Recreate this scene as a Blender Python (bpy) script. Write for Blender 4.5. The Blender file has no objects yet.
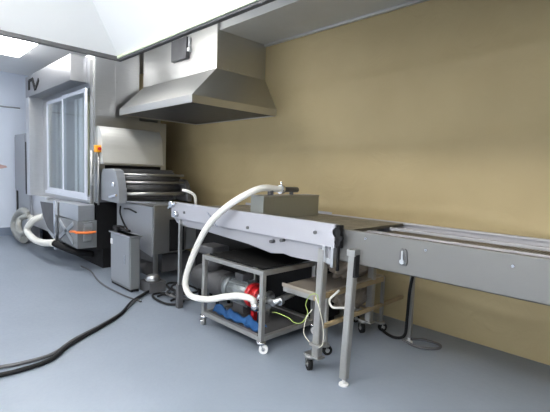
import bpy, bmesh, math, random
from mathutils import Vector, Matrix
random.seed(7)
C = bpy.context.scene
COL = C.collection
PI = math.pi

# ------------------------------------------------------------------ materials
def nt(name):
    m = bpy.data.materials.new(name); m.use_nodes = True
    return m, m.node_tree.nodes, m.node_tree.links, m.node_tree.nodes['Principled BSDF']
def plain(name, col, rough=.5, metal=0., var=.0, scale=6., bump=0., bscale=60., emit=None, es=1.):
    m, N, L, P = nt(name)
    P.inputs['Base Color'].default_value = (*col, 1)
    P.inputs['Roughness'].default_value = rough
    P.inputs['Metallic'].default_value = metal
    tc = N.new('ShaderNodeTexCoord')
    if var:
        t = N.new('ShaderNodeTexNoise'); t.inputs['Scale'].default_value = scale; t.inputs['Detail'].default_value = 6
        L.new(tc.outputs['Object'], t.inputs['Vector'])
        r = N.new('ShaderNodeMixRGB')
        r.inputs[1].default_value = (*[c*(1-var) for c in col], 1); r.inputs[2].default_value = (*[min(1, c*(1+var)) for c in col], 1)
        L.new(t.outputs['Fac'], r.inputs[0]); L.new(r.outputs[0], P.inputs['Base Color'])
    if bump:
        t = N.new('ShaderNodeTexNoise'); t.inputs['Scale'].default_value = bscale; t.inputs['Detail'].default_value = 4
        L.new(tc.outputs['Object'], t.inputs['Vector'])
        b = N.new('ShaderNodeBump'); b.inputs['Strength'].default_value = bump; b.inputs['Distance'].default_value = .01
        L.new(t.outputs['Fac'], b.inputs['Height']); L.new(b.outputs[0], P.inputs['Normal'])
    if emit:
        P.inputs['Emission Color'].default_value = (*emit, 1); P.inputs['Emission Strength'].default_value = es
    return m
def steel(name, col, rough=.34, stretch=(1, 1, 14), var=.10, wob=.05, metal=1.):
    """brushed stainless sheet: stretched grain in roughness, slight large-scale buckling"""
    m, N, L, P = nt(name)
    P.inputs['Metallic'].default_value = metal
    tc = N.new('ShaderNodeTexCoord')
    mp = N.new('ShaderNodeMapping'); mp.inputs['Scale'].default_value = stretch
    L.new(tc.outputs['Object'], mp.inputs['Vector'])
    t = N.new('ShaderNodeTexNoise'); t.inputs['Scale'].default_value = 9; t.inputs['Detail'].default_value = 7
    L.new(mp.outputs[0], t.inputs['Vector'])
    mr = N.new('ShaderNodeMapRange'); mr.inputs['To Min'].default_value = rough-.07; mr.inputs['To Max'].default_value = rough+.1
    L.new(t.outputs['Fac'], mr.inputs['Value']); L.new(mr.outputs[0], P.inputs['Roughness'])
    t2 = N.new('ShaderNodeTexNoise'); t2.inputs['Scale'].default_value = 1.7; t2.inputs['Detail'].default_value = 2
    L.new(tc.outputs['Object'], t2.inputs['Vector'])
    r = N.new('ShaderNodeMixRGB')
    r.inputs[1].default_value = (*[c*(1-var) for c in col], 1); r.inputs[2].default_value = (*[min(1, c*(1+var)) for c in col], 1)
    L.new(t.outputs['Fac'], r.inputs[0]); L.new(r.outputs[0], P.inputs['Base Color'])
    b = N.new('ShaderNodeBump'); b.inputs['Strength'].default_value = wob*4; b.inputs['Distance'].default_value = .03
    L.new(t2.outputs['Fac'], b.inputs['Height']); L.new(b.outputs[0], P.inputs['Normal'])
    return m
M = {}
WIN = 4.1
M['steel'] = steel('stainless', (.62, .63, .64), .36)
M['steel_b'] = steel('stainless_chamber', (.50, .51, .53), .30, var=.1, wob=.09)
M['steel_h'] = steel('stainless_horizontal', (.60, .61, .63), .34, (14, 1, 1))
M['steel_d'] = steel('stainless_dull', (.43, .43, .42), .45)
M['steel_hood'] = steel('stainless_hood', (.60, .595, .575), .36, (1, 1, 8), .06, .12)
M['steel_soft'] = steel('stainless_soft', (.74, .74, .71), .48, (1, 1, 6), .05, .06, .6)
M['greycab2'] = plain('grey_box_paint', (.20, .21, .22), .42, .3, .08, 3)
M['steel_e'] = steel('stainless_header', (.27, .275, .29), .36, (14, 1, 1), .08, .06, .85)
M['plate3'] = steel('apron_steel', (.37, .37, .40), .5, (2, 1, 1), .04, .02, .5)
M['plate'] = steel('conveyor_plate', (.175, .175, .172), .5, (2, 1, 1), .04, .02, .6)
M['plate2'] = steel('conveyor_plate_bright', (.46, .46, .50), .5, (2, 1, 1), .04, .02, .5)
M['tube'] = steel('square_tube', (.40, .395, .38), .42, (4, 4, 4), .12, .02, .8)
M['grey'] = plain('grey_paint', (.33, .34, .36), .45, .2, .08, 3)
M['greycab'] = plain('grey_cabinet_paint', (.27, .285, .31), .4, .3, .05, 3)
M['darkgrey'] = plain('dark_grey_metal', (.10, .10, .105), .5, .3, .3, 8)
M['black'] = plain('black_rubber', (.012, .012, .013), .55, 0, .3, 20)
M['shadow_sheet'] = plain('black_shadow_sheet', (.008, .008, .008), .8, 0, .3, 12)  # near-black, for the painted shadow over the pump cart
for k_ in ('black', 'shadow_sheet'): M[k_].node_tree.nodes['Principled BSDF'].inputs['Specular IOR Level'].default_value = .15
M['hose'] = plain('white_hose_plastic', (.78, .77, .72), .4, 0, .06, 12)
M['aluflex'] = plain('flexible_aluminium', (.40, .40, .37), .45, .5, .25, 25, .5, 40)
M['white'] = plain('white_plastic', (.8, .8, .8), .4)
M['red'] = plain('red_enamel', (.50, .015, .02), .35, 0, .15, 10)
M['orange'] = plain('orange_strap', (.85, .22, .05), .5, 0, .1, 10)
M['amber'] = plain('amber_box', (.95, .42, .02), .4)
M['pink'] = plain('salmon_paint', (.55, .36, .34), .6, 0, .15, 8)
M['blue'] = plain('blue_cloth', (.03, .14, .38), .7, 0, .35, 14, .6, 30)
M['motor'] = plain('motor_grey', (.20, .22, .23), .4, .4, .2, 9)
M['chrome'] = plain('chrome', (.75, .76, .78), .18, 1.)
M['wire_green'] = plain('green_yellow_wire', (.36, .48, .12), .5, 0, .2, 60)
M['cream'] = plain('cream_wire', (.75, .72, .60), .5)
M['tray_brown'] = plain('galvanised_tray', (.42, .37, .31), .5, .5, .2, 4)  # the tray's own brownish metal colour
M['timber'] = plain('pale_timber', (.36, .27, .15), .7, 0, .2, 9)
M['bag'] = plain('brown_plastic_bag', (.22, .18, .14), .45, 0, .4, 7, 1, 16)
M['canopy_in'] = plain('white_enamel_lining', (.93, .93, .915), .5, 0, .015, 2)
M['rim'] = plain('rim_grey', (.09, .09, .095), .5, .2, .1, 5)
M['lip'] = plain('rim_lip', (.70, .76, .56), .45)
M['lamp'] = plain('lamp_diffuser', (.9, .9, .9), .4, emit=(1, .98, .94), es=43)
M['lampc'] = plain('ceiling_lamp_diffuser', (.9, .9, .9), .4, emit=(1, .99, .96), es=25)
M['lamps'] = plain('fill_lamp_diffuser', (.9, .9, .9), .4, emit=(1, .99, .96), es=52)
M['lampl'] = plain('soft_lamp_diffuser', (.9, .9, .9), .4, emit=(1, .99, .97), es=19)
M['ceil'] = plain('ceiling_paint', (.84, .85, .86), .8, 0, .03, 2)
M['wallw'] = plain('white_wall_paint', (.68, .74, .85), .6, 0, .03, 2)
M['base'] = plain('baseboard_blue_grey', (.18, .22, .29), .5, 0, .08, 4)
M['soffit'] = plain('soffit_grey', (.60, .60, .58), .5, .2, .1, 2.5)
M['inner'] = plain('chamber_lining', (.50, .53, .50), .5, .2, .1, 2)
M['olive'] = plain('olive_strip', (.30, .31, .20), .5, 0, .1, 4)
M['strip'] = plain('pale_curtain_strip', (.72, .75, .78), .35, 0, .06, 5)

def mat_glass():
    m, N, L, P = nt('door_glass')
    P.inputs['Base Color'].default_value = (.86, .92, .93, 1); P.inputs['Roughness'].default_value = .06
    P.inputs['Transmission Weight'].default_value = 1.; P.inputs['IOR'].default_value = 1.45
    return m
M['glass'] = mat_glass()

def mat_floor():
    m, N, L, P = nt('blue_grey_epoxy')
    tc = N.new('ShaderNodeTexCoord')
    t = N.new('ShaderNodeTexNoise'); t.inputs['Scale'].default_value = .8; t.inputs['Detail'].default_value = 8; t.inputs['Roughness'].default_value = .65
    L.new(tc.outputs['Object'], t.inputs['Vector'])
    r = N.new('ShaderNodeValToRGB')
    r.color_ramp.elements[0].position = .3; r.color_ramp.elements[0].color = (.21, .247, .298, 1)
    r.color_ramp.elements[1].position = .7; r.color_ramp.elements[1].color = (.25, .287, .347, 1)
    L.new(t.outputs['Fac'], r.inputs[0]); L.new(r.outputs[0], P.inputs['Base Color'])
    t2 = N.new('ShaderNodeTexNoise'); t2.inputs['Scale'].default_value = 30; t2.inputs['Detail'].default_value = 5
    L.new(tc.outputs['Object'], t2.inputs['Vector'])
    mr = N.new('ShaderNodeMapRange'); mr.inputs['To Min'].default_value = .30; mr.inputs['To Max'].default_value = .46
    L.new(t2.outputs['Fac'], mr.inputs['Value']); L.new(mr.outputs[0], P.inputs['Roughness'])
    b = N.new('ShaderNodeBump'); b.inputs['Strength'].default_value = .12; b.inputs['Distance'].default_value = .01
    L.new(t2.outputs['Fac'], b.inputs['Height']); L.new(b.outputs[0], P.inputs['Normal'])
    return m
M['floor'] = mat_floor()

def mat_kraft():
    m, N, L, P = nt('kraft_paper_wall')
    P.inputs['Roughness'].default_value = .62
    tc = N.new('ShaderNodeTexCoord')
    t = N.new('ShaderNodeTexNoise'); t.inputs['Scale'].default_value = 1.3; t.inputs['Detail'].default_value = 5
    L.new(tc.outputs['Object'], t.inputs['Vector'])
    r = N.new('ShaderNodeValToRGB')
    r.color_ramp.elements[0].position = .3; r.color_ramp.elements[0].color = (.46, .36, .19, 1)
    r.color_ramp.elements[1].position = .75; r.color_ramp.elements[1].color = (.52, .415, .225, 1)
    L.new(t.outputs['Fac'], r.inputs[0]); L.new(r.outputs[0], P.inputs['Base Color'])
    # creases and sheet seams: real relief of the paper
    w = N.new('ShaderNodeTexWave'); w.wave_type = 'BANDS'; w.bands_direction = 'Z'
    w.inputs['Scale'].default_value = .42; w.inputs['Distortion'].default_value = 2.2; w.inputs['Detail'].default_value = 3; w.inputs['Detail Scale'].default_value = .7
    L.new(tc.outputs['Object'], w.inputs['Vector'])
    pw = N.new('ShaderNodeMath'); pw.operation = 'POWER'; pw.inputs[1].default_value = 14
    L.new(w.outputs['Fac'], pw.inputs[0])
    t3 = N.new('ShaderNodeTexNoise'); t3.inputs['Scale'].default_value = 2.4; t3.inputs['Detail'].default_value = 6; t3.inputs['Distortion'].default_value = 1.5
    L.new(tc.outputs['Object'], t3.inputs['Vector'])
    ad = N.new('ShaderNodeMath'); ad.operation = 'ADD'
    L.new(pw.outputs[0], ad.inputs[0]); L.new(t3.outputs['Fac'], ad.inputs[1])
    b = N.new('ShaderNodeBump'); b.inputs['Strength'].default_value = .35; b.inputs['Distance'].default_value = .04
    L.new(ad.outputs[0], b.inputs['Height']); L.new(b.outputs[0], P.inputs['Normal'])
    return m
M['kraft'] = mat_kraft()

def mat_belt(name, c1, c2):
    m, N, L, P = nt(name)
    P.inputs['Roughness'].default_value = .5; P.inputs['Metallic'].default_value = .5
    tc = N.new('ShaderNodeTexCoord')
    w = N.new('ShaderNodeTexWave'); w.bands_direction = 'X'; w.inputs['Scale'].default_value = 14; w.inputs['Distortion'].default_value = .6
    L.new(tc.outputs['Object'], w.inputs['Vector'])
    t = N.new('ShaderNodeTexNoise'); t.inputs['Scale'].default_value = 9; t.inputs['Detail'].default_value = 5
    L.new(tc.outputs['Object'], t.inputs['Vector'])
    mu = N.new('ShaderNodeMath'); mu.operation = 'MULTIPLY'; L.new(w.outputs['Fac'], mu.inputs[0]); L.new(t.outputs['Fac'], mu.inputs[1])
    r = N.new('ShaderNodeMixRGB'); r.inputs[1].default_value = (*c1, 1); r.inputs[2].default_value = (*c2, 1)
    L.new(mu.outputs[0], r.inputs[0]); L.new(r.outputs[0], P.inputs['Base Color'])
    b = N.new('ShaderNodeBump'); b.inputs['Strength'].default_value = .6; b.inputs['Distance'].default_value = .01
    L.new(w.outputs['Fac'], b.inputs['Height']); L.new(b.outputs[0], P.inputs['Normal'])
    return m
M['belt'] = mat_belt('wire_belt', (.10, .09, .07), (.62, .56, .45))

# ------------------------------------------------------------------ mesh helpers
class MB:
    def __init__(s): s.bm = bmesh.new()
    def _mark(s, faces, sm):
        for f in faces: f.smooth = sm
    def box(s, a, b, bev=.004):
        t = bmesh.new()
        bmesh.ops.create_cube(t, size=1)
        d = [abs(b[i]-a[i]) for i in range(3)]; c = [(a[i]+b[i])/2 for i in range(3)]
        for v in t.verts: v.co = Vector((v.co.x*d[0]+c[0], v.co.y*d[1]+c[1], v.co.z*d[2]+c[2]))
        bv = min(bev, min(d)*.3)
        if bv > .0005: bmesh.ops.bevel(t, geom=t.edges[:], offset=bv, segments=2, profile=.6, affect='EDGES')
        return s._join(t)
    def _join(s, t, sm=False):
        if sm:
            for f in t.faces: f.smooth = True
        me = bpy.data.meshes.new('tmp'); t.to_mesh(me); t.free(); s.bm.from_mesh(me); bpy.data.meshes.remove(me); return s
    def prism(s, pts, axis, a, b, bev=.003):
        """polygon pts (2-tuples) extruded along axis from a to b"""
        t = bmesh.new()
        def P(p, h):
            return {'x': (h, p[0], p[1]), 'y': (p[0], h, p[1]), 'z': (p[0], p[1], h)}[axis]
        v = [t.verts.new(P(p, a)) for p in pts]; f = t.faces.new(v)
        r = bmesh.ops.extrude_face_region(t, geom=[f])
        d = Vector(P((0, 0), b-a)) 
        for g in r['geom']:
            if isinstance(g, bmesh.types.BMVert): g.co += d
        bmesh.ops.recalc_face_normals(t, faces=t.faces[:])
        if bev: bmesh.ops.bevel(t, geom=t.edges[:], offset=bev, segments=1, affect='EDGES')
        return s._join(t)
    def cyl(s, p, q, r, r2=None, n=20, cap=True):
        p, q = Vector(p), Vector(q); d = q-p
        t = bmesh.new()
        bmesh.ops.create_cone(t, cap_ends=cap, segments=n, radius1=r, radius2=r if r2 is None else r2, depth=d.length)
        rot = Vector((0, 0, 1)).rotation_difference(d.normalized()).to_matrix().to_4x4()
        bmesh.ops.transform(t, matrix=Matrix.Translation((p+q)/2) @ rot, verts=t.verts[:])
        for f in t.faces: f.smooth = len(f.verts) == 4
        return s._join(t)
    def bar(s, p, q, w, h=None, up=(0, 0, 1)):
        """square section bar from p to q"""
        p, q = Vector(p), Vector(q); d = (q-p).normalized(); h = h or w
        u = Vector(up)
        if abs(d.dot(u)) > .95: u = Vector((1, 0, 0))
        sx = d.cross(u).normalized(); sz = sx.cross(d).normalized()
        t = bmesh.new(); vs = []
        for e in (p, q):
            for a, b in ((-1, -1), (1, -1), (1, 1), (-1, 1)): vs.append(t.verts.new(e + sx*a*w/2 + sz*b*h/2))
        for f in ((0, 1, 2, 3), (7, 6, 5, 4), (0, 4, 5, 1), (1, 5, 6, 2), (2, 6, 7, 3), (3, 7, 4, 0)): t.faces.new([vs[i] for i in f])
        bmesh.ops.recalc_face_normals(t, faces=t.faces[:])
        bmesh.ops.bevel(t, geom=t.edges[:], offset=min(w, h)*.1, segments=2, affect='EDGES')
        return s._join(t)
    def tube(s, pts, r, n=12, res=10, ribs=0, closed_caps=True):
        """smooth round tube through pts (Catmull-Rom)"""
        P = [Vector(p) for p in pts]; Q = [P[0]*2-P[1]] + P + [P[-1]*2-P[-2]]; path = []
        for i in range(1, len(Q)-2):
            for k in range(res):
                t = k/res; a, b, c, d = Q[i-1], Q[i], Q[i+1], Q[i+2]
                path.append(.5*((2*b)+(c-a)*t+(2*a-5*b+4*c-d)*t*t+(-a+3*b-3*c+d)*t**3))
        path.append(P[-1])
        t = bmesh.new(); rings = []; nrm = None
        for i, p in enumerate(path):
            d = (path[min(i+1, len(path)-1)]-path[max(i-1, 0)]).normalized()
            if nrm is None: nrm = d.orthogonal().normalized()
            nrm = (nrm - d*nrm.dot(d)).normalized(); bn = d.cross(nrm)
            rr = r*(1+.09*(i % 2)) if ribs else r
            rings.append([t.verts.new(p + (nrm*math.cos(2*PI*k/n)+bn*math.sin(2*PI*k/n))*rr) for k in range(n)])
        for a, b in zip(rings, rings[1:]):
            for k in range(n): t.faces.new((a[k], a[(k+1) % n], b[(k+1) % n], b[k])).smooth = True
        t.faces.new(rings[0][::-1]); t.faces.new(rings[-1])
        bmesh.ops.recalc_face_normals(t, faces=t.faces[:])
        return s._join(t)
    def faces(s, vs, fs, thick=0, smooth=False):
        t = bmesh.new(); v = [t.verts.new(p) for p in vs]
        for f in fs: t.faces.new([v[i] for i in f])
        bmesh.ops.recalc_face_normals(t, faces=t.faces[:])
        if thick: bmesh.ops.solidify(t, geom=t.faces[:], thickness=thick)
        return s._join(t, smooth)
    def build(s, name, mat, parent=None, origin=None):
        me = bpy.data.meshes.new(name)
        base = Vector((0, 0, 0))
        if parent is not None:
            p = parent
            while p is not None: base += p.location; p = p.parent
        elif origin is not None: base = Vector(origin)
        else:
            xs = [v.co for v in s.bm.verts]
            lo = [min(c[i] for c in xs) for i in range(3)]; hi = [max(c[i] for c in xs) for i in range(3)]
            base = Vector(((lo[0]+hi[0])/2, (lo[1]+hi[1])/2, lo[2]))
        bmesh.ops.translate(s.bm, vec=-base, verts=s.bm.verts[:])
        s.bm.to_mesh(me); s.bm.free(); me.materials.append(M[mat])
        o = bpy.data.objects.new(name, me); COL.objects.link(o)
        if parent is not None: o.parent = parent
        else: o.location = base
        return o
def tag(o, label, cat, group=None, kind=None):
    o['label'] = label; o['category'] = cat
    if group: o['group'] = group
    if kind: o['kind'] = kind
    return o
def thing(name, label, cat, loc, group=None):
    o = bpy.data.objects.new(name, None); COL.objects.link(o); o.location = loc; o.empty_display_size = .1
    return tag(o, label, cat, group)
def struct(o): o['kind'] = 'structure'; return o

# ------------------------------------------------------------------ the room
X0, X1, Y0, Y1, ZC = -10.2, 2.6, -3.6, 3.94, 3.42
T = .12
struct(MB().box((X0-T, Y0-T, -.1), (X1+T, Y1+T, 0), 0).build('floor', 'floor'))
struct(MB().box((X0-T, Y0-T, ZC), (X1+T, Y1+T, ZC+.1), 0).build('ceiling', 'ceil'))
struct(MB().box((X0-T, Y1, 0), (X1+T, Y1+T, ZC), 0).build('wall_back', 'kraft'))
struct(MB().box((X0-T, Y0, 0), (X0, Y1, ZC), 0).build('wall_left', 'wallw'))
struct(MB().box((X1, Y0, 0), (X1+T, Y1, ZC), 0).build('wall_right', 'wallw'))
struct(MB().box((X0-T, Y0-T, 0), (X1+T, Y0, ZC), 0).build('wall_front', 'wallw'))
def window(n, x0, x1, z0, z1):  # unseen glowing windows added behind the camera to light the back wall
    f = MB(); t_ = .06
    f.box((x0, Y0-.01, z0), (x0+t_, Y0+.05, z1)); f.box((x1-t_, Y0-.01, z0), (x1, Y0+.05, z1))
    f.box((x0+t_, Y0-.01, z0), (x1-t_, Y0+.05, z0+t_)); f.box((x0+t_, Y0-.01, z1-t_), (x1-t_, Y0+.05, z1)); f.box(((x0+x1)/2-.025, Y0-.01, z0+t_), ((x0+x1)/2+.025, Y0+.05, z1-t_))
    o = struct(f.build('window_%d' % n, 'white'))
    p_ = MB().box((x0+t_, Y0+.0, z0+t_), (x1-t_, Y0+.02, z1-t_), 0).build('window_pane', 'fill_light', o)
M['fill_light'] = plain('fill_light_pane', (.8, .85, .9), .3, emit=(.95, .98, 1.0), es=WIN)
for n, (a_, b_) in enumerate(((-9.2, -6.6), (-6.0, -3.4), (-2.8, -.2), (.1, 2.4))): window(n+1, a_, b_, .95, 2.35)
struct(MB().box((X0, Y0, 0), (X0+.015, Y1, .17)).build('baseboard_left', 'base'))
# boxed-in soffit above the wall, with a bright angle strip along its foot
struct(MB().box((-4.6, 3.15, 3.262), (X1, Y1, ZC), .004).build('trim_1', 'soffit'))
struct(MB().box((-4.5, 3.90, 3.235), (X1, Y1, 3.262), .003).build('trim_2', 'steel'))
tag(MB().tube([(X0+.013, -1.5, 2.70), (X0+.013, 1.0, 2.70), (X0+.013, 2.28, 2.71)], .014).cyl((X0, .5, 2.70), (X0+.03, .5, 2.70), .01).cyl((X0, 2.1, 2.71), (X0+.03, 2.1, 2.71), .01)
    .build('conduit', 'grey'), 'thin grey pipe running level across the white end wall', 'pipe')
tag(MB().prism([(1.62, 1.39), (1.93, 1.42), (2.03, 1.45), (2.0, 1.48), (1.8, 1.53), (1.62, 1.55)], 'x', X0, X0+.02).build('wall_sign', 'pink'),
    'small salmon pink marker on the white end wall at the left edge', 'sign')

# ------------------------------------------------------------------ white canopy over the camera
cx0, cx1, cy0, cy1, cz = -3.38, 1.9, -2.6, 1.463, 2.40
h, a = .85, 1.12
cp = thing('ceiling_canopy', 'huge white canopy hood with sloping inner faces overhead, top left', 'hood', ((cx0+cx1)/2, (cy0+cy1)/2, cz))
ro = [(cx0, cy0), (cx1, cy0), (cx1, cy1), (cx0, cy1)]
ri = [(cx0+a, cy0+a), (cx1-a, cy0+a), (cx1-a, cy1-a), (cx0+a, cy1-a)]
m = MB(); vs = [(x, y, cz+.012) for x, y in ro]+[(x, y, cz+h) for x, y in ri]
m.faces(vs, [(0, 1, 5, 4), (1, 2, 6, 5), (2, 3, 7, 6), (3, 0, 4, 7), (4, 5, 6, 7)])
m.build('lining', 'canopy_in', cp)
w_ = .035
m = MB(); m.box((cx0-w_, cy0-w_, cz-.02), (cx0, cy1+w_, cz+.05)); m.box((cx1, cy0-w_, cz-.02), (cx1+w_, cy1+w_, cz+.05))
m.box((cx0, cy1, cz-.02), (cx1, cy1+w_, cz+.05)); m.box((cx0, cy0-w_, cz-.02), (cx1, cy0, cz+.05))
m.build('rim', 'rim', cp)
m = MB(); m.box((cx0, cy1-.012, cz-.006), (cx1, cy1, cz+.016), .002)
m.build('rim_lip', 'lip', cp)
m = MB()
m.box((cx0-.02, cy0-.02, cz+.05), (cx0-.01, cy1+.02, ZC)); m.box((cx1+.01, cy0-.02, cz+.05), (cx1+.02, cy1+.02, ZC))
m.box((cx0-.02, cy1+.01, cz+.05), (cx1+.02, cy1+.02, ZC)); m.box((cx0-.02, cy0-.02, cz+.05), (cx1+.02, cy0-.01, ZC))
m.build('outer_panel', 'canopy_in', cp)
for lx in (-1.85, .2):
    l = MB().box((lx-.5, -.55, cz+.42), (lx+.5, -.05, cz+.49), .01).build('lamp_panel', 'lamp', cp)
    MB().cyl((lx, -.3, cz+.48), (lx, -.3, cz+h), .012).build('lamp_stem', 'rim', l)

# ceiling lamps (boxed diffusers)
def ceiling_lamp(x, y, lab, sx=.6, sy=.3, mt='lampc'):
    t = thing('ceiling_lamp', lab, 'lamp', (x, y, ZC-.06))
    MB().box((x-sx, y-sy, ZC-.03), (x+sx, y+sy, ZC), .004).build('housing', 'white', t)
    MB().box((x-sx+.03, y-sy+.03, ZC-.06), (x+sx-.03, y+sy-.03, ZC-.03), .008).build('diffuser', mt, t)
ceiling_lamp(-7.65, 1.62, 'boxed ceiling lamp above the glass doors, at upper left', .75, .28, 'lampl')
ceiling_lamp(-5.25, 1.95, 'added hidden fill lamp between the canopy and the exhaust hood', .42, .2, 'lamps')  # out of sight, added to brighten the chamber side and exhaust hood
ceiling_lamp(-6.4, -1.8, 'added unseen fill lamp left of the canopy, towards the front')  # out of view, added for more light on the floor

# ------------------------------------------------------------------ stainless chamber with glass doors
XR, YF, YB = -6.05, 2.28, 3.41
ch = thing('proofing_chamber', 'tall stainless steel chamber with two glass doors at left', 'oven', (-7.9, 2.85, 0))
m = MB()
dx0, dx1, dz0, dz1 = -8.22, -6.23, 1.05, 2.66      # door opening
m.box((-9.75, YF+.02, .36), (dx0, YB, 3.14)); m.box((dx1, YF, 1.0), (XR, YB, 2.24)); m.box((dx1, YF, 2.24), (XR, 2.58, ZC)); m.box((-6.7, 2.58, 2.24), (-6.32, 3.08, ZC))
m.box((dx0, YF+.02, dz1), (dx1, 2.57, 3.14)); m.box((dx0, YF+.02, .36), (dx1, YB, dz0)); m.box((dx0, YB-.05, dz0), (dx1, YB, dz1))
m.build('body', 'steel_b', ch)
MB().box((dx1, YF+.03, .30), (XR-.02, YB, 1.0)).build('gap_shadow', 'black', ch)  # black panel paints the shadow of the gap low on the side
MB().box((dx1+.03, YF-.012, .95), (XR-.03, YF, ZC-.02)).build('pillar', 'steel_d', ch)
MB().box((-8.83, 2.07, .95), (-8.62, YF+.02, 2.745), .005).build('side_flange', 'steel', ch)
MB().box((-8.83, 2.07, 2.745), (-6.40, YF+.02, 3.12), .006).build('header_box', 'steel_e', ch)
m = MB(); u_ = (0, 1, 0)
m.bar((-8.72, 2.062, 2.86), (-8.72, 2.062, 3.03), .08, .014, u_); m.bar((-8.72, 2.062, 3.02), (-8.50, 2.062, 3.02), .05, .014, u_)
m.bar((-8.50, 2.062, 3.03), (-8.34, 2.062, 2.83), .07, .014, u_); m.bar((-8.32, 2.062, 2.83), (-8.12, 2.062, 2.97), .06, .014, u_)
bmesh.ops.translate(m.bm, vec=(.16, 0, 0), verts=m.bm.verts[:])
m.build('lettering', 'black', ch)
def door(x0, x1, y, nm):
    d = MB(); f = .055
    d.box((x0, y-.03, dz0+.02), (x0+f, y, dz1-.02)); d.box((x1-f, y-.03, dz0+.02), (x1, y, dz1-.02))
    d.box((x0+f, y-.03, dz0+.02), (x1-f, y, dz0+.02+f)); d.box((x0+f, y-.03, dz1-.02-f), (x1-f, y, dz1-.02))
    o = d.build('door', 'white_al', ch)
    MB().box((x0+f-.004, y-.018, dz0+.06), (x1-f+.004, y-.012, dz1-.06), 0).build('pane', 'glass', o)
    return o
M['white_al'] = plain('door_frame_aluminium', (.70, .73, .80), .38, .35, .04, 5)
door(dx0, (dx0+dx1)/2-.02, YF+.0, 0); d2 = door((dx0+dx1)/2-.04, dx1, YF-.035, 1)
MB().box((dx0-.03, YF-.055, dz0-.03), (dx1+.03, YF+.01, dz0+.02)).build('sill', 'white_al', ch)
m = MB()
m.box((dx0+.1, YF+.5, dz0), (dx1-.1, YF+.52, dz1), 0)
m.build('inner_panel', 'inner', ch)
for k in range(5):
    x = -7.22+k*.13; MB().box((x, YF+.12+.02*(k % 2), dz0+.02), (x+.11, YF+.126+.02*(k % 2), dz1-.06), .002).build('curtain_strip', 'strip' if k < 3 else 'olive', ch)
for x in (-8.2, -7.95): MB().box((x, YF+.12, dz0+.02), (x+.1, YF+.126, dz1-.06), .002).build('curtain_strip', 'inner', ch)
# rounded tunnel cover on the right-hand side
prof = [(XR, 2.10)]
for k in range(9):
    t_ = k/8*PI/2; prof.append((XR+.16*math.sin(t_), 1.78+.32*math.cos(t_)))
prof += [(XR+.18, 1.58), (XR, 1.58)]
m = MB(); m.prism(prof, 'y', YF+.04, 3.26, 0); o = m.build('tunnel_cover', 'steel_soft', ch)
MB().box((XR, YF+.04, 1.555), (XR+.20, 3.26, 1.578)).build('cover_lip', 'steel', ch)
MB().box((XR, YF+.14, 1.15), (XR+.012, YB-.1, 1.545)).build('tunnel_mouth', 'black', ch)
m = MB()
for k in range(5): m.cyl((XR+.01, YF+.012*0-.012, 1.25+.14*k), (XR-.0, YF-.03, 1.25+.14*k), .012, n=8)
m.cyl((XR-.05, YF-.03, .98), (XR-.05, YF-.03, 1.75), .02); m.build('conduit_pipe', 'steel_d', ch)
# base: black block painting the shadow underneath, projecting stainless boxes
MB().box((-9.2, 2.42, 0.0), (-6.12, 3.3, .36)).build('under_shadow', 'black', ch)
m = MB(); m.prism([(-7.78, .93), (-6.92, .95), (-6.92, .30), (-7.35, .42), (-7.62, .62)], 'y', 2.02, YF+.02); m.build('drain_chute', 'steel', ch)
MB().prism([(-7.74, .90), (-7.00, .92), (-7.0, .42), (-7.34, .50), (-7.58, .66)], 'y', 2.008, 2.02, 0).build('chute_recess', 'darkgrey', ch)
MB().box((-6.97, 1.99, .20), (-6.90, 2.03, .97)).build('flange', 'chrome', ch)
m = MB(); m.box((-6.88, 2.05, .74), (-6.06, YF, .96)); m.build('step_box', 'steel', ch)
m = MB(); m.prism([(-6.88, .72), (-6.06, .74), (-6.06, .34), (-6.75, .36), (-6.88, .48)], 'y', 2.04, YF+.03); m.build('base_box', 'greycab2', ch)
m = MB()
for s_ in (1, -1): m.bar((-6.82, 2.03, .55-s_*.14), (-6.2, 2.03, .55+s_*.14), .06, .012, (0, 1, 0))
m.build('cross_brace', 'steel', ch)
m = MB(); m.box((-6.06, 2.12, .44), (-6.045, 2.24, .70), .003)
for k in range(7): m.box((-6.045, 2.13, .455+k*.035), (-6.03, 2.23, .470+k*.035), .002)
m.build('vent_grille', 'steel', ch)
M['steel_l'] = steel('stainless_light', (.66, .66, .68), .4, (14, 1, 1), .06, .04)
m = MB(); m.box((-9.3, 2.16, .36), (-7.9, YF+.02, .95)); m.build('lower_panel', 'steel_l', ch)

sc_ = thing('side_cabinet', 'flat grey cabinet with dark door seams between white wall and steel chamber', 'cabinet', (-9.5, 2.2, 0))
MB().box((-9.93, 2.12, .02), (-8.86, 2.29, 2.12)).build('body', 'greycab', sc_)
MB().box((-9.08, 2.105, .95), (-9.0, 2.12, 1.95)).build('seam', 'black', sc_)
MB().box((-9.80, 2.105, .30), (-9.72, 2.12, .98)).build('seam', 'black', sc_)
MB().box((-9.90, 2.108, 1.02), (-9.12, 2.12, 2.08)).build('door', 'greycab', sc_)

tag(MB().tube([(-6.04, 2.02, .58), (-6.12, 2.015, .585), (-6.25, 2.012, .57)], .018).tube([(-6.04, 2.02, .58), (-6.02, 2.14, .57), (-6.015, 2.28, .575)], .018).build('strap', 'orange'),
    'orange strap tied round the base box of the steel chamber', 'strap')

es = thing('emergency_stop', 'yellow orange emergency stop box on thin post beside glass doors', 'switch', (-5.97, 2.27, .95))
MB().cyl((-5.97, 2.30, .97), (-5.97, 2.30, 1.74), .013).cyl((-6.06, 2.30, 1.0), (-5.96, 2.30, 1.0), .013).build('post', 'steel_d', es)
MB().box((-6.02, 2.25, 1.72), (-5.93, 2.34, 1.82), .012).build('box', 'amber', es)
MB().cyl((-5.93, 2.295, 1.77), (-5.90, 2.295, 1.77), .022).build('button', 'red', es)

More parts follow.
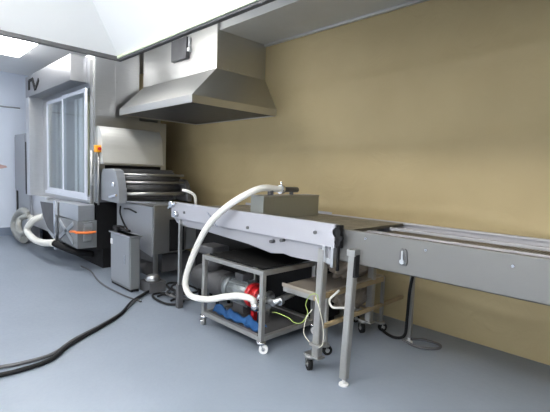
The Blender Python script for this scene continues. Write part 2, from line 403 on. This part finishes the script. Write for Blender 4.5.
# flexible hoses at the foot of the chamber
def hose(name, pts, r, mat, label, cat='hose', **k):
    return tag(MB().tube(pts, r, **k).build(name, mat), label, cat)
hose('duct_hose', [(-8.9, 2.13, .56), (-9.25, 2.1, .60), (-9.65, 2.08, .46), (-9.75, 2.05, .25), (-9.4, 2.03, .12), (-8.8, 2.0, .10)], .07, 'aluflex',
     'grey ribbed flexible duct looping out by the white end wall', ribs=1, n=16)
wh = thing('drain_hose', 'white flexible hose bending forward at the foot of the steel chamber', 'hose', (-8.0, 1.85, .1))
MB().tube([(-7.98, 2.12, .62), (-8.08, 2.0, .55), (-8.34, 1.95, .36), (-7.97, 1.94, .25), (-7.35, 1.93, .26), (-6.8, 1.95, .33)], .052, n=16, ribs=1).build('hose', 'hose', wh)
MB().tube([(-6.8, 1.95, .33), (-6.65, 2.05, .27), (-6.55, 2.2, .20), (-6.5, 2.42, .16)], .05, n=16).build('sleeve', 'black', wh)
hose('hose_coil', [(-8.75, 2.08, .56), (-8.95, 1.98, .48), (-8.85, 1.93, .32), (-8.6, 1.95, .25), (-8.5, 2.02, .42), (-8.6, 2.08, .56)], .05, 'aluflex',
     'small grey hose coil between the grey duct and white hose', n=12)

# ------------------------------------------------------------------ stainless exhaust hood
hx0, hx1, hy0, hz = -5.97, -4.05, 2.60, 2.275
hx = thing('exhaust_hood', 'stainless steel exhaust hood with tapered skirt hanging on brown wall', 'hood', ((hx0+hx1)/2, 3.3, hz))
dX0, dX1, dY, dz = -6.25, -4.30, 3.11, 2.79
m = MB()
b = [(hx0, hy0, hz), (hx1, hy0, hz), (hx1, Y1-.005, hz), (hx0, Y1-.005, hz)]
b2 = [(x, y, hz+.09) for x, y, z in b]
t = [(dX0, dY, dz), (dX1, dY, dz), (dX1, Y1-.005, dz), (dX0, Y1-.005, dz)]
m.faces(b2+t, [(0, 1, 5, 4), (1, 2, 6, 5), (2, 3, 7, 6), (3, 0, 4, 7)]); m.build('skirt', 'steel_hood', hx)
m = MB()
r_ = .02
m.box((hx0, hy0, hz), (hx1, hy0+r_, hz+.092)); m.box((hx0, hy0+r_, hz), (hx0+r_, Y1-.005, hz+.092)); m.box((hx1-r_, hy0+r_, hz), (hx1, Y1-.005, hz+.092)); m.box((hx0+r_, Y1-.03, hz), (hx1-r_, Y1-.005, hz+.092))
m.build('rim', 'steel_hood', hx)
m = MB(); m.box((dX0, dY, dz), (dX1, Y1-.005, ZC), .004)
m.build('duct', 'steel_hood', hx)
MB().faces([(hx0+.02, hy0+.02, hz+.012), (hx1-.02, hy0+.02, hz+.012), (hx1-.02, Y1-.03, hz+.012), (hx0+.02, Y1-.03, hz+.012)], [(0, 1, 2, 3)]).build('filter', 'darkgrey', hx)
MB().box((-5.32, dY-.05, 3.02), (-4.93, dY, 3.30)).build('damper_box', 'darkgrey', hx)
MB().cyl((-4.90, dY-.02, 3.16), (-4.90, dY-.02, 3.28), .016).box((-4.93, dY-.04, 3.10), (-4.87, dY, 3.15)).build('damper_lever', 'white', hx)
for k in range(8): MB().cyl((dX1, 3.2+.09*k, dz+.02), (dX1+.008, 3.2+.09*k, dz+.02), .008, n=8).build('rivet', 'steel', hx)

# ------------------------------------------------------------------ roller machine (sheeter)
rm = thing('dough_sheeter', 'grey dough sheeting machine with horizontal rollers between two end cheeks', 'machine', (-5.35, 3.0, 0))
def cheek(y0, y1, k=1.):
    pts = [(-6.0, 1.04), (-6.0, 1.42), (-5.95, 1.49), (-5.62, 1.495), (-5.52, 1.47), (-5.47, 1.38), (-5.42, 1.22), (-5.40, 1.03)]
    pts = [(x, 1.03+(z-1.03)*k) for x, z in pts]
    m = MB(); m.prism(pts, 'y', y0, y1, .006); return m
c1 = cheek(2.35, 2.47).build('end_cheek', 'greycab', rm); c2 = cheek(3.42, 3.50, .72).build('end_cheek', 'darkgrey', rm)
MB().cyl((-5.55, 2.32, 1.28), (-5.55, 2.35, 1.28), .028).build('knob', 'chrome', c1)
MB().bar((-5.66, 2.33, 1.10), (-5.44, 2.33, 1.14), .03).build('lever', 'chrome', c1)
for x, z, r in ((-5.56, 1.42, .018), (-5.52, 1.31, .020), (-5.48, 1.15, .026), (-5.70, 1.36, .05), (-5.66, 1.22, .05)):
    MB().cyl((x, 2.46, z), (x, 3.44, z), r, n=20).build('roller', 'steel_d' if r < .04 else 'darkgrey', rm)
MB().box((-5.85, 2.48, 1.08), (-5.80, 3.42, 1.47)).build('back_plate', 'darkgrey', rm)
MB().box((-5.95, 2.5, 1.04), (-5.70, 3.4, 1.08)).box((-5.95, 2.47, 1.47), (-5.85, 3.42, 1.50)).build('bed_plate', 'darkgrey', rm)
m = MB(); m.box((-5.86, 2.52, .44), (-4.77, 3.28, 1.03)); m.build('body', 'greycab2', rm)
MB().prism([(-5.80, 1.03), (-4.755, 1.03), (-4.755, .39), (-5.2, .46), (-5.80, .46)], 'y', 2.50, 2.52, 0).build('front_panel', 'greycab', rm)
m = MB(); m.box((-4.765, 2.52, .42), (-4.75, 2.98, 1.05)); m.build('side_panel', 'steel_d', rm)
MB().box((-4.752, 2.74, .44), (-4.742, 2.96, .86)).build('opening', 'black', rm)
MB().faces([(-5.95, 2.44, 1.02), (-4.75, 2.44, 1.08), (-4.75, 2.55, 1.08), (-5.95, 2.55, 1.02)], [(0, 1, 2, 3)], .012).build('top_ledge', 'greycab', rm)
MB().tube([(-5.62, 2.47, .98), (-5.60, 2.46, .86), (-5.42, 2.46, .70), (-5.15, 2.46, .60)], .012).tube([(-5.5, 2.47, .95), (-5.3, 2.45, .96), (-5.12, 2.46, .93)], .011).build('cable', 'black', rm)
for x, y in ((-5.78, 2.58), (-4.85, 2.60), (-5.78, 3.2), (-4.85, 3.2)):
    l = MB().bar((x, y, .02), (x, y, .46), .05).build('leg', 'steel_d', rm)
    MB().cyl((x, y, 0), (x, y, .025), .045).build('foot', 'black', l)
MB().box((-5.7, 2.75, .12), (-4.95, 3.2, .36)).cyl((-5.3, 2.62, .17), (-5.0, 2.62, .17), .09).build('drive_unit', 'darkgrey', rm)

jar = thing('canister', 'small pale round canister on dark block under the sheeting machine', 'container', (-4.62, 2.40, 0))
MB().box((-4.76, 2.34, 0), (-4.50, 2.56, .13), .01).build('block', 'darkgrey', jar)
MB().cyl((-4.62, 2.44, .13), (-4.62, 2.44, .16), .08, .10).cyl((-4.62, 2.44, .16), (-4.62, 2.44, .20), .10, .06).build('jar', 'steel', jar)

cb = thing('control_box', 'slim grey floor standing control box in front of the sheeting machine', 'cabinet', (-5.0, 2.25, 0))
MB().box((-5.27, 2.19, .03), (-4.70, 2.31, .69), .008).build('body', 'greycab2', cb)
MB().box((-5.25, 2.180, .06), (-4.72, 2.192, .67), .004).build('door', 'greycab', cb)
MB().box((-4.83, 2.165, .33), (-4.81, 2.182, .44)).build('handle', 'chrome', cb)
MB().box((-5.24, 2.170, .53), (-5.19, 2.182, .60)).build('label_plate', 'white', cb)
MB().faces([(-5.29, 2.17, .69), (-4.68, 2.17, .69), (-4.68, 2.33, .69), (-5.29, 2.33, .69)], [(0, 1, 2, 3)], .015).build('top_plate', 'steel', cb)
MB().box((-5.27, 2.20, 0), (-4.70, 2.30, .03), .002).build('base', 'black', cb)
tag(MB().tube([(-5.24, 2.26, .73), (-5.15, 2.25, .735), (-5.0, 2.26, .728), (-4.9, 2.27, .725)], .016).box((-5.27, 2.21, .706), (-5.12, 2.31, .76), .01).build('connector', 'black'),
    'black plug and lead lying on top of the slim control box', 'plug')

# ------------------------------------------------------------------ conveyors
def leg(parent, x, y, z, mat='tube', w=.055, foot=True, lean=(0, 0)):
    l = MB().bar((x+lean[0], y+lean[1], .05), (x, y, z), w).build('leg', mat, parent)
    if foot:
        MB().cyl((x+lean[0], y+lean[1], 0), (x+lean[0], y+lean[1], .012), .035).cyl((x+lean[0], y+lean[1], .01), (x+lean[0], y+lean[1], .055), .012).build('levelling_foot', 'white', l)
    return l
def castor(parent, x, y, ztop, r=.045, mat='black', ang=0., fork='steel_d', stand=True):
    """swivel castor: plate, fork and wheel under a frame at height ztop"""
    c_, s_ = math.cos(ang), math.sin(ang); ax = Vector((-s_, c_, 0)); fw = Vector((c_, s_, 0))
    o = Vector((x, y, 0)); wc = o + fw*.02; wc.z = r
    m = MB(); m.cyl((x, y, ztop-.022), (x, y, ztop), .04)
    for k in (-1, 1):
        m.bar(wc+ax*.022*k, Vector((x, y, ztop-.015))+ax*.022*k, .03, .004, (0, 0, 1))
    m.cyl(wc-ax*.028, wc+ax*.028, .008)
    f = m.build('castor', fork, parent)
    MB().cyl(wc-ax*.015, wc+ax*.015, r, n=24).build('wheel', mat, f)
    MB().cyl(wc-ax*.017, wc+ax*.017, r*.45, n=16).build('wheel_hub', 'steel_d', f)
    return f

lc = thing('belt_conveyor', 'long grey steel belt conveyor running out of frame at right', 'conveyor', (-.3, 2.9, 0))
xe = 1.9
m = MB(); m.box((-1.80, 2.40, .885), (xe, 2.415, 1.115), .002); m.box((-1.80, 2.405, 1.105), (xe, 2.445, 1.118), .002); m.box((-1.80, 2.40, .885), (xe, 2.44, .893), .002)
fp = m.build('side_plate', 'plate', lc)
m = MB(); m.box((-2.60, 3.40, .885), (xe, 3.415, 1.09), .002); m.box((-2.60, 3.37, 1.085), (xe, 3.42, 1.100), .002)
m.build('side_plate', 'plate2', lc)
for y in (3.05, 2.72):
    MB().box((-1.75, y, 1.065), (xe, y+.035, 1.088), .003).build('guide_rail', 'plate3', lc)
MB().box((-1.78, 2.42, 1.02), (xe, 3.40, 1.045), .004).build('belt', 'belt', lc)
MB().box((-1.72, 2.43, .90), (xe, 3.39, .91), .002).build('return_tray', 'steel_d', lc)
for x, z in ((-1.551, 1.078), (-1.121, 1.066), (-.642, 1.056)):
    MB().cyl((x, 2.392, z), (x, 2.40, z), .008, n=12).build('bolt', 'chrome', lc)
lt = MB().prism([(-1.285, .945), (-1.245, .945), (-1.236, .96), (-1.240, 1.035), (-1.25, 1.052), (-1.28, 1.052), (-1.290, 1.035), (-1.294, .96)], 'y', 2.388, 2.40, .003).build('latch', 'darkgrey', lc)
m = MB(); m.cyl((-1.265, 2.375, .970), (-1.265, 2.39, .970), .016, n=16); m.bar((-1.265, 2.382, .970), (-1.265, 2.382, 1.04), .012); m.build('latch_button', 'steel', lt)
for x in (-1.67, .85):
    l = leg(lc, x+.045, 2.375, .985, lean=(-.035, 0.0))
    x += .045
    MB().box((x-.034, 2.335, .95), (x+.034, 2.400, .995), .004).build('bracket', 'steel_d', l)
    leg(lc, x-.10, 3.46, .98, lean=(0, .0), w=.04)
    MB().bar((x-.06, 3.44, .30), (x, 2.41, .30), .03).build('cross_bar', 'tube', lc) if x > 0 else None
MB().box((-1.62, 2.35, .80), (-1.59, 2.398, .96)).build('hanger', 'black', lc)

ic = thing('infeed_conveyor', 'shorter pale steel conveyor with open belt between sheeting machine and long conveyor', 'conveyor', (-2.9, 2.9, 0))
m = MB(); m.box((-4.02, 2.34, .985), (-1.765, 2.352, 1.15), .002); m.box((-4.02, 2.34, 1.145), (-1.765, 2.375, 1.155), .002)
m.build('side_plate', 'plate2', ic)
MB().box((-1.80, 2.33, .995), (-1.765, 2.40, 1.15), .003).build('end_cap', 'plate2', ic)
MB().prism([(-4.02, .99), (-1.84, .99), (-1.80, .85), (-2.22, .845), (-2.3, .855), (-2.45, .835), (-2.75, .87), (-3.95, .93)], 'y', 2.37, 2.38, 0).build('apron_plate', 'plate3', ic)
MB().box((-4.0, 3.39, .95), (-2.62, 3.40, 1.12), .002).box((-3.55, 3.37, 1.115), (-2.95, 3.42, 1.15), .003).build('side_plate', 'plate2', ic)
MB().box((-4.0, 2.355, 1.07), (-1.80, 3.385, 1.095), .004).build('belt', 'belt', ic)
MB().box((-3.9, 2.39, .90), (-1.9, 3.35, .915), .002).build('drip_pan', 'steel_d', ic)
m = MB(); m.box((-1.765, 2.345, .985), (-1.735, 2.395, 1.15), .004); m.cyl((-1.75, 2.33, 1.10), (-1.75, 2.35, 1.10), .035); m.cyl((-1.74, 2.33, 1.03), (-1.74, 2.35, 1.03), .025); m.cyl((-1.72, 2.33, 1.06), (-1.72, 2.35, 1.06), .02)
bb_ = m.build('bearing', 'black', ic)
MB().box((-1.755, 2.345, .82), (-1.74, 2.37, .99)).build('strap_end', 'black', bb_)
m = MB(); m.box((-1.88, 2.335, .87), (-1.85, 2.40, .99)); m.box((-1.80, 2.335, .84), (-1.775, 2.40, .99)); m.box((-1.88, 2.35, .86), (-1.775, 2.36, .90))
m.build('bracket', 'steel', ic)
for x, z in ((-2.30, .965), (-2.72, 1.02), (-1.95, 1.075), (-3.75, 1.06), (-2.42, .94)):
    MB().cyl((x, 2.328, z), (x, 2.37, z), .014, n=12).build('bolt', 'darkgrey', ic)
# legs: front one on a castor, thin one at the machine end
for (x, y) in ((-1.885, 2.36), (-2.05, 3.32)):
    l = MB().bar((x-.02, y, .13), (x, y, .96), .06).build('leg', 'tube', ic)
    castor(l, x-.075, y-.01, .13, .052, 'black', 2.6); MB().box((x-.12, y-.04, .125), (x+.03, y+.04, .14)).build('castor_plate', 'steel_d', l)
    if y < 3: MB().box((x-.06, y-.05, .22), (x+.04, y+.05, .24)).build('stop_plate', 'tube', l)
for (x, y) in ((-3.86, 2.36), (-3.86, 3.3)):
    l = MB().bar((x, y, .0), (x, y, .97), .035).build('leg', 'steel_d', ic)
    MB().box((x-.03, y-.03, 0), (x+.03, y+.03, .26)).build('leg_sleeve', 'darkgrey', l)
m = MB(); m.cyl((-3.98, 2.30, 1.13), (-3.98, 2.34, 1.13), .035); m.cyl((-3.9, 2.30, 1.03), (-3.9, 2.34, 1.03), .03); m.bar((-4.05, 2.32, 1.08), (-3.9, 2.32, 1.15), .025)
m.build('clamp_bolt', 'chrome', ic)
MB().bar((-3.32, 2.334, 1.10), (-3.16, 2.334, .98), .012).build('rod', 'chrome', ic)

tr = thing('spray_tank', 'dull grey steel box tank standing across the infeed conveyor belt', 'tank', (-2.75, 2.85, 1.096))
M['steel_tank'] = steel('tank_steel', (.36, .37, .34), .5, (1, 14, 1), .1, .04)
MB().box((-2.82, 2.45, 1.096), (-2.65, 3.21, 1.29), .004).build('body', 'steel_tank', tr)
MB().box((-2.825, 2.445, 1.29), (-2.645, 3.215, 1.302), .003).build('lid', 'steel_d', tr)
m = MB(); m.cyl((-2.74, 2.62, 1.302), (-2.74, 2.62, 1.37), .028); m.cyl((-2.74, 2.60, 1.355), (-2.74, 2.98, 1.35), .026)
m.build('inlet_pipe', 'darkgrey', tr)
MB().cyl((-2.74, 2.74, 1.353), (-2.74, 2.78, 1.353), .042).cyl((-2.74, 2.76, 1.39), (-2.74, 2.76, 1.425), .010).build('clamp', 'chrome', tr)
MB().cyl((-2.74, 2.90, 1.302), (-2.74, 2.90, 1.35), .02).build('pipe_stub', 'darkgrey', tr)
hose('feed_hose', [(-2.74, 2.74, 1.355), (-2.735, 2.50, 1.365), (-2.78, 2.32, 1.29), (-2.93, 2.25, 1.18), (-3.10, 2.21, 1.03), (-3.27, 2.20, .82), (-3.44, 2.20, .54),
     (-3.49, 2.20, .36), (-3.38, 2.20, .275), (-3.1, 2.20, .31), (-2.86, 2.21, .39), (-2.72, 2.27, .42), (-2.63, 2.33, .40), (-2.62, 2.36, .335)], .030, 'hose',
     'long white hose arching from the spray tank down to the red pump', n=16)
hose('air_tube', [(-3.96, 2.62, 1.10), (-3.93, 2.58, 1.22), (-3.97, 2.52, 1.27), (-4.05, 2.50, 1.28)], .016, 'hose', 'short bent white tube at the sheeting machine end of the belt', 'tube')

# ------------------------------------------------------------------ pump cart
ct = thing('pump_cart', 'low square tube steel cart on castors under the infeed conveyor', 'cart', (-2.83, 2.6, 0))
ax0, ax1, ay0, ay1, az0, az1 = -3.26, -2.43, 2.27, 2.93, .125, .68
w = .04
for x, y in ((ax0, ay0), (ax1, ay0), (ax0, ay1), (ax1, ay1)):
    MB().box((x-w/2, y-w/2, az0-w/2), (x+w/2, y+w/2, az1+w/2)).build('post', 'tube', ct)
    castor(ct, x, y, az0-w/2, .038, 'white' if x > -3 else 'steel_d', .8 if x > -3 else 3.0, 'chrome')
for z in (az0, az1):
    for y in (ay0, ay1): MB().box((ax0+w/2, y-w/2, z-w/2), (ax1-w/2, y+w/2, z+w/2)).build('rail', 'tube', ct)
    for x in (ax0, ax1): MB().box((x-w/2, ay0+w/2, z-w/2), (x+w/2, ay1-w/2, z+w/2)).build('rail', 'tube', ct)
MB().box((ax0+w/2, ay0+w/2, az0-.01), (ax1-w/2, ay1-w/2, az0+.005), .002).build('deck', 'darkgrey', ct)
m = MB(); m.box((ax0+.03, ay0+.03, az1+w/2), (ax1-.03, ay1+.0, az1+w/2+.012)); m.box((ax0+.03, ay1-.02, az1+w/2), (ax1-.03, ay1, az1+.10)); 
tag(m.build('mat', 'shadow_sheet'), 'black sheet painting the shadow on top of the pump cart', 'mat')  # sheet colours in the conveyor's shadow over the cart

pm = thing('pump', 'grey electric motor with bright red pump head inside the cart', 'pump', (-2.95, 2.52, az0+.005))
z0 = az0+.005
mz = .36
MB().cyl((-3.10, 2.52, mz), (-2.83, 2.52, mz), .115, n=28).build('motor_body', 'motor', pm)
mf = MB()
for k in range(16):
    a_ = k*PI/8; c_ = Vector((0, math.cos(a_), math.sin(a_)))
    mf.bar(Vector((-3.08, 2.52, mz))+c_*.122, Vector((-2.85, 2.52, mz))+c_*.122, .008, .02, tuple(c_))
mf.build('cooling_fins', 'motor', pm)
MB().cyl((-3.19, 2.52, mz), (-3.10, 2.52, mz), .105, .125, n=28).build('fan_cover', 'motor', pm)
MB().box((-3.02, 2.45, mz+.12), (-2.9, 2.59, mz+.19), .01).build('terminal_box', 'darkgrey', pm)
MB().cyl((-2.83, 2.52, mz), (-2.78, 2.52, mz), .115, n=28).cyl((-2.78, 2.52, mz), (-2.72, 2.52, mz), .10, .07, n=28).box((-2.80, 2.47, z0), (-2.76, 2.57, mz)).build('pump_flange', 'red', pm)
MB().cyl((-2.72, 2.52, mz), (-2.62, 2.52, mz), .085, n=24).cyl((-2.64, 2.52, mz), (-2.64, 2.38, mz-.03), .035).box((-2.70, 2.46, z0), (-2.65, 2.58, mz-.05)).build('pump_head', 'chrome', pm)
MB().cyl((-2.62, 2.365, .30), (-2.62, 2.365, .37), .040).build('hose_clamp', 'chrome', pm)
MB().box((-3.10, 2.42, z0), (-2.84, 2.62, z0+.03)).box((-3.05, 2.46, z0+.03), (-2.90, 2.58, mz-.1)).build('mount', 'darkgrey', pm)
m = MB(); m.cyl((-2.62, 2.52, mz), (-2.53, 2.52, mz), .03); m.cyl((-2.53, 2.48, mz), (-2.53, 2.88, mz+.06), .028)
m.cyl((-2.53, 2.56, mz), (-2.53, 2.60, mz+.005), .04); m.build('outlet_pipe', 'steel', pm)
# crumpled blue cloth
bm = bmesh.new()
nx, ny = 26, 8; g = []
for i in range(nx+1):
    row = []
    for j in range(ny+1):
        u, v = i/nx, j/ny
        x = -3.19+u*.66; y = 2.32+v*.12
        z = z0+.012+.075*math.sin(v*PI)*(.75+.25*math.sin(u*17+v*3))+.012*math.sin(u*31+v*9)
        z = max(z, z0+.006)
        row.append(bm.verts.new((x, y+.012*math.sin(u*12), z)))
    g.append(row)
for i in range(nx):
    for j in range(ny): bm.faces.new((g[i][j], g[i+1][j], g[i+1][j+1], g[i][j+1])).smooth = True
bmesh.ops.solidify(bm, geom=bm.faces[:], thickness=-.004)
m = MB(); m._join(bm, True); tag(m.build('cloth', 'blue'), 'crumpled blue cloth roll along the front of the cart deck', 'cloth')

# ------------------------------------------------------------------ clutter under the conveyors
dt = thing('dark_filler', 'long black block added to darken the space behind the pump cart', 'tank', (-3.1, 3.25, 0))
MB().box((-4.60, 3.04, .10), (-2.42, 3.34, .89), .02).build('body', 'black', dt)  # added black block, paints the darkness behind the cart and under the conveyors
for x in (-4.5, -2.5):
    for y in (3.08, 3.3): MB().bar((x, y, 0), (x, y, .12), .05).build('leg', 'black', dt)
cmp_ = thing('compressor', 'rounded dark grey compressor on the floor between sheeting machine and cart', 'compressor', (-3.75, 2.75, 0))
MB().cyl((-4.1, 2.80, .24), (-3.55, 2.80, .24), .15, n=28).cyl((-4.14, 2.80, .24), (-4.1, 2.80, .24), .09, .15, n=28).cyl((-3.55, 2.80, .24), (-3.51, 2.80, .24), .15, .09, n=28).build('tank', 'darkgrey', cmp_)
MB().cyl((-3.82, 2.78, .38), (-3.82, 2.78, .60), .11, n=24).box((-3.98, 2.66, .56), (-3.68, 2.90, .66), .02).build('motor', 'darkgrey', cmp_)
for x in (-4.0, -3.65):
    for y in (2.72, 2.88): MB().bar((x, y, 0), (x, y, .14), .03).build('foot', 'black', cmp_)

sh = thing('tray_trolley', 'low trolley with brown metal tray behind the castored conveyor leg', 'trolley', (-2.1, 3.05, 0))
MB().box((-2.405, 2.47, .545), (-2.04, 3.50, .56), .003).box((-2.405, 2.47, .555), (-2.04, 2.485, .575), .002).build('tray', 'tray_brown', sh)
MB().box((-2.06, 2.48, .50), (-2.03, 3.52, .545)).build('rail', 'timber', sh)
MB().box((-2.06, 2.60, .25), (-2.03, 3.90, .285)).build('rail', 'timber', sh)
MB().box((-2.40, 2.48, .50), (-2.06, 2.51, .545)).build('rail', 'tube', sh)
for x, y in ((-2.045, 3.50), (-2.36, 3.50), (-2.065, 2.66)):
    MB().bar((x, y, .10), (x, y, .545), .03).build('leg', 'tube', sh)
    castor(sh, x, y, .10, .042, 'black', 1.0)
bm = bmesh.new(); bmesh.ops.create_icosphere(bm, subdivisions=4, radius=1)
for v in bm.verts:
    n = v.co.normalized(); k = 1+.12*math.sin(9*n.x+4*n.z)+.09*math.sin(13*n.y-7*n.z)+.06*math.sin(23*n.z+11*n.x)
    v.co = Vector((n.x*.13*k, n.y*.26*k, n.z*.12*k)); v.co += Vector((-2.22, 3.22, .665))
    v.co.z = max(v.co.z, .562)
m = MB(); m._join(bm, True); tag(m.build('plastic_bag', 'bag'), 'crumpled brown plastic bag lying on the trolley tray', 'bag')
bm = bmesh.new(); bmesh.ops.create_icosphere(bm, subdivisions=4, radius=1)
for v in bm.verts:
    n = v.co.normalized(); k = 1+.10*math.sin(11*n.x+5*n.z)+.08*math.sin(15*n.y-8*n.z)+.05*math.sin(29*n.z+13*n.x)
    v.co = Vector((n.x*.12*k, n.y*.22*k, n.z*.14*k)); v.co += Vector((-2.2, 3.20, .40))
m = MB(); m._join(bm, True)
m.bar((-2.32, 3.1, .27), (-2.05, 3.1, .27), .02); m.bar((-2.32, 3.3, .27), (-2.05, 3.3, .27), .02)
tag(m.build('sack', 'bag'), 'crumpled dark sack resting under the trolley tray', 'sack')

# ------------------------------------------------------------------ cables and wires
def cable(name, pts, r, mat, label): return hose(name, pts, r, mat, label, 'cable', n=8)
cable('power_cable', [(-3.36, .45, .018), (-3.33, .60, .018), (-3.32, .72, .018), (-3.36, .93, .018), (-3.56, 1.14, .018), (-3.78, 1.47, .018), (-4.0, 1.76, .018), (-4.32, 2.04, .018), (-4.5, 2.3, .03), (-4.7, 2.6, .05)], .018, 'black',
      'black cable crossing the floor to the left, nearer the viewer of the pair')
cable('power_cable', [(-3.55, .40, .016), (-3.47, .62, .016), (-3.44, .76, .016), (-3.46, .97, .016), (-3.65, 1.20, .016), (-3.83, 1.50, .016), (-4.05, 1.80, .016), (-4.36, 2.1, .016), (-4.6, 2.42, .03)], .015, 'darkgrey',
      'dark grey cable beside the black one on the floor, the farther of the pair')
cable('floor_cable', [(-6.4, 2.2, .012), (-6.0, 2.20, .012), (-5.5, 2.10, .012), (-5.15, 2.06, .012), (-4.75, 2.06, .012), (-4.5, 2.08, .012), (-4.27, 2.12, .012)], .010, 'darkgrey',
      'thin dark cable on the floor running past the foot of the control box')
for k, (dx, dy, s, lb) in enumerate(((0, 0, 1, 'black cable tangle on the floor right of the control box'), (.06, .12, .8, 'dark cable loop on the floor beneath the sheeting machine drive'), (-.05, .25, 1.1, 'black cable loop on the floor beside the compressor'))):
    pts = []
    for i in range(12):
        a_ = i*.9+k; pts.append((-4.27+dx+.20*s*math.cos(a_)*(1+.1*i/4)+.02*i, 2.38+dy+.12*s*math.sin(a_), .02+.006*(i % 3)+.03*k))
    cable('cable_tangle', pts, .013, 'black' if k != 1 else 'darkgrey', lb)
cable('ground_wire', [(-1.87, 2.31, .56), (-1.89, 2.315, .62), (-1.96, 2.32, .60), (-2.0, 2.32, .52), (-1.97, 2.31, .46), (-2.03, 2.32, .37), (-2.12, 2.33, .34), (-2.2, 2.35, .35), (-2.32, 2.34, .36), (-2.40, 2.36, .34)], .003, 'wire_green',
      'green and yellow earth wire looping from castored leg to the cart')
cable('ground_wire', [(-1.90, 2.31, .60), (-1.85, 2.30, .53), (-1.80, 2.29, .40), (-1.80, 2.29, .28), (-1.84, 2.30, .24)], .0025, 'cream',
      'pale wire hanging down the right side of the castored leg')
cable('earth_wire', [(-1.95, 2.32, .24), (-2.0, 2.31, .30), (-1.98, 2.31, .42), (-1.93, 2.315, .50)], .003, 'cream', 'cream wire running up the lower left of the castored leg')
hose('hose_hook', [(-1.90, 2.60, .60), (-1.94, 2.6, .56), (-1.99, 2.6, .50), (-1.96, 2.6, .45), (-1.86, 2.6, .47), (-1.75, 2.6, .50)], .009, 'hose', 'short bent white hose hooked between the two near conveyor legs', 'hose')
cable('leg_cable', [(-1.72, 3.40, .88), (-1.69, 3.41, .72), (-1.72, 3.41, .50), (-1.73, 3.41, .25), (-1.74, 3.40, .08), (-1.85, 3.42, .02), (-2.0, 3.48, .02), (-2.12, 3.60, .04)], .014, 'black',
      'black cable running down the rear conveyor leg to the floor')
cable('cable_loop', [(-1.74, 3.36, .05), (-1.60, 3.40, .014), (-1.48, 3.50, .014), (-1.50, 3.60, .014), (-1.64, 3.60, .014), (-1.74, 3.52, .014)], .012, 'darkgrey', 'dark cable loop on the floor beside the rear conveyor leg')

# ------------------------------------------------------------------ camera
yaw, p, r = -7.95837926e-01, 7.85004045e-02, 3.30289357e-02
f = Vector((math.sin(yaw)*math.cos(p), math.cos(yaw)*math.cos(p), -math.sin(p)))
rt = Vector((math.cos(yaw), -math.sin(yaw), 0)); up = rt.cross(f)
r0 = rt*math.cos(r)+up*math.sin(r); u0 = -rt*math.sin(r)+up*math.cos(r)
cam = bpy.data.cameras.new('camera'); co = bpy.data.objects.new('camera', cam); COL.objects.link(co)
R = Matrix((r0, u0, -f)).transposed().to_4x4(); R.translation = (0, 0, 1.5); co.matrix_world = R
cam.sensor_width = 36; cam.lens = 410.694486/550*36; cam.clip_start = .05
C.camera = co

w = bpy.data.worlds.new('world'); C.world = w; w.use_nodes = True
w.node_tree.nodes['Background'].inputs[0].default_value = (.6, .7, .85, 1); w.node_tree.nodes['Background'].inputs[1].default_value = .3
C.view_settings.view_transform = 'Standard'; C.view_settings.look = 'None'; C.view_settings.exposure = 0; C.view_settings.gamma = 1
C.view_settings.use_curve_mapping = False
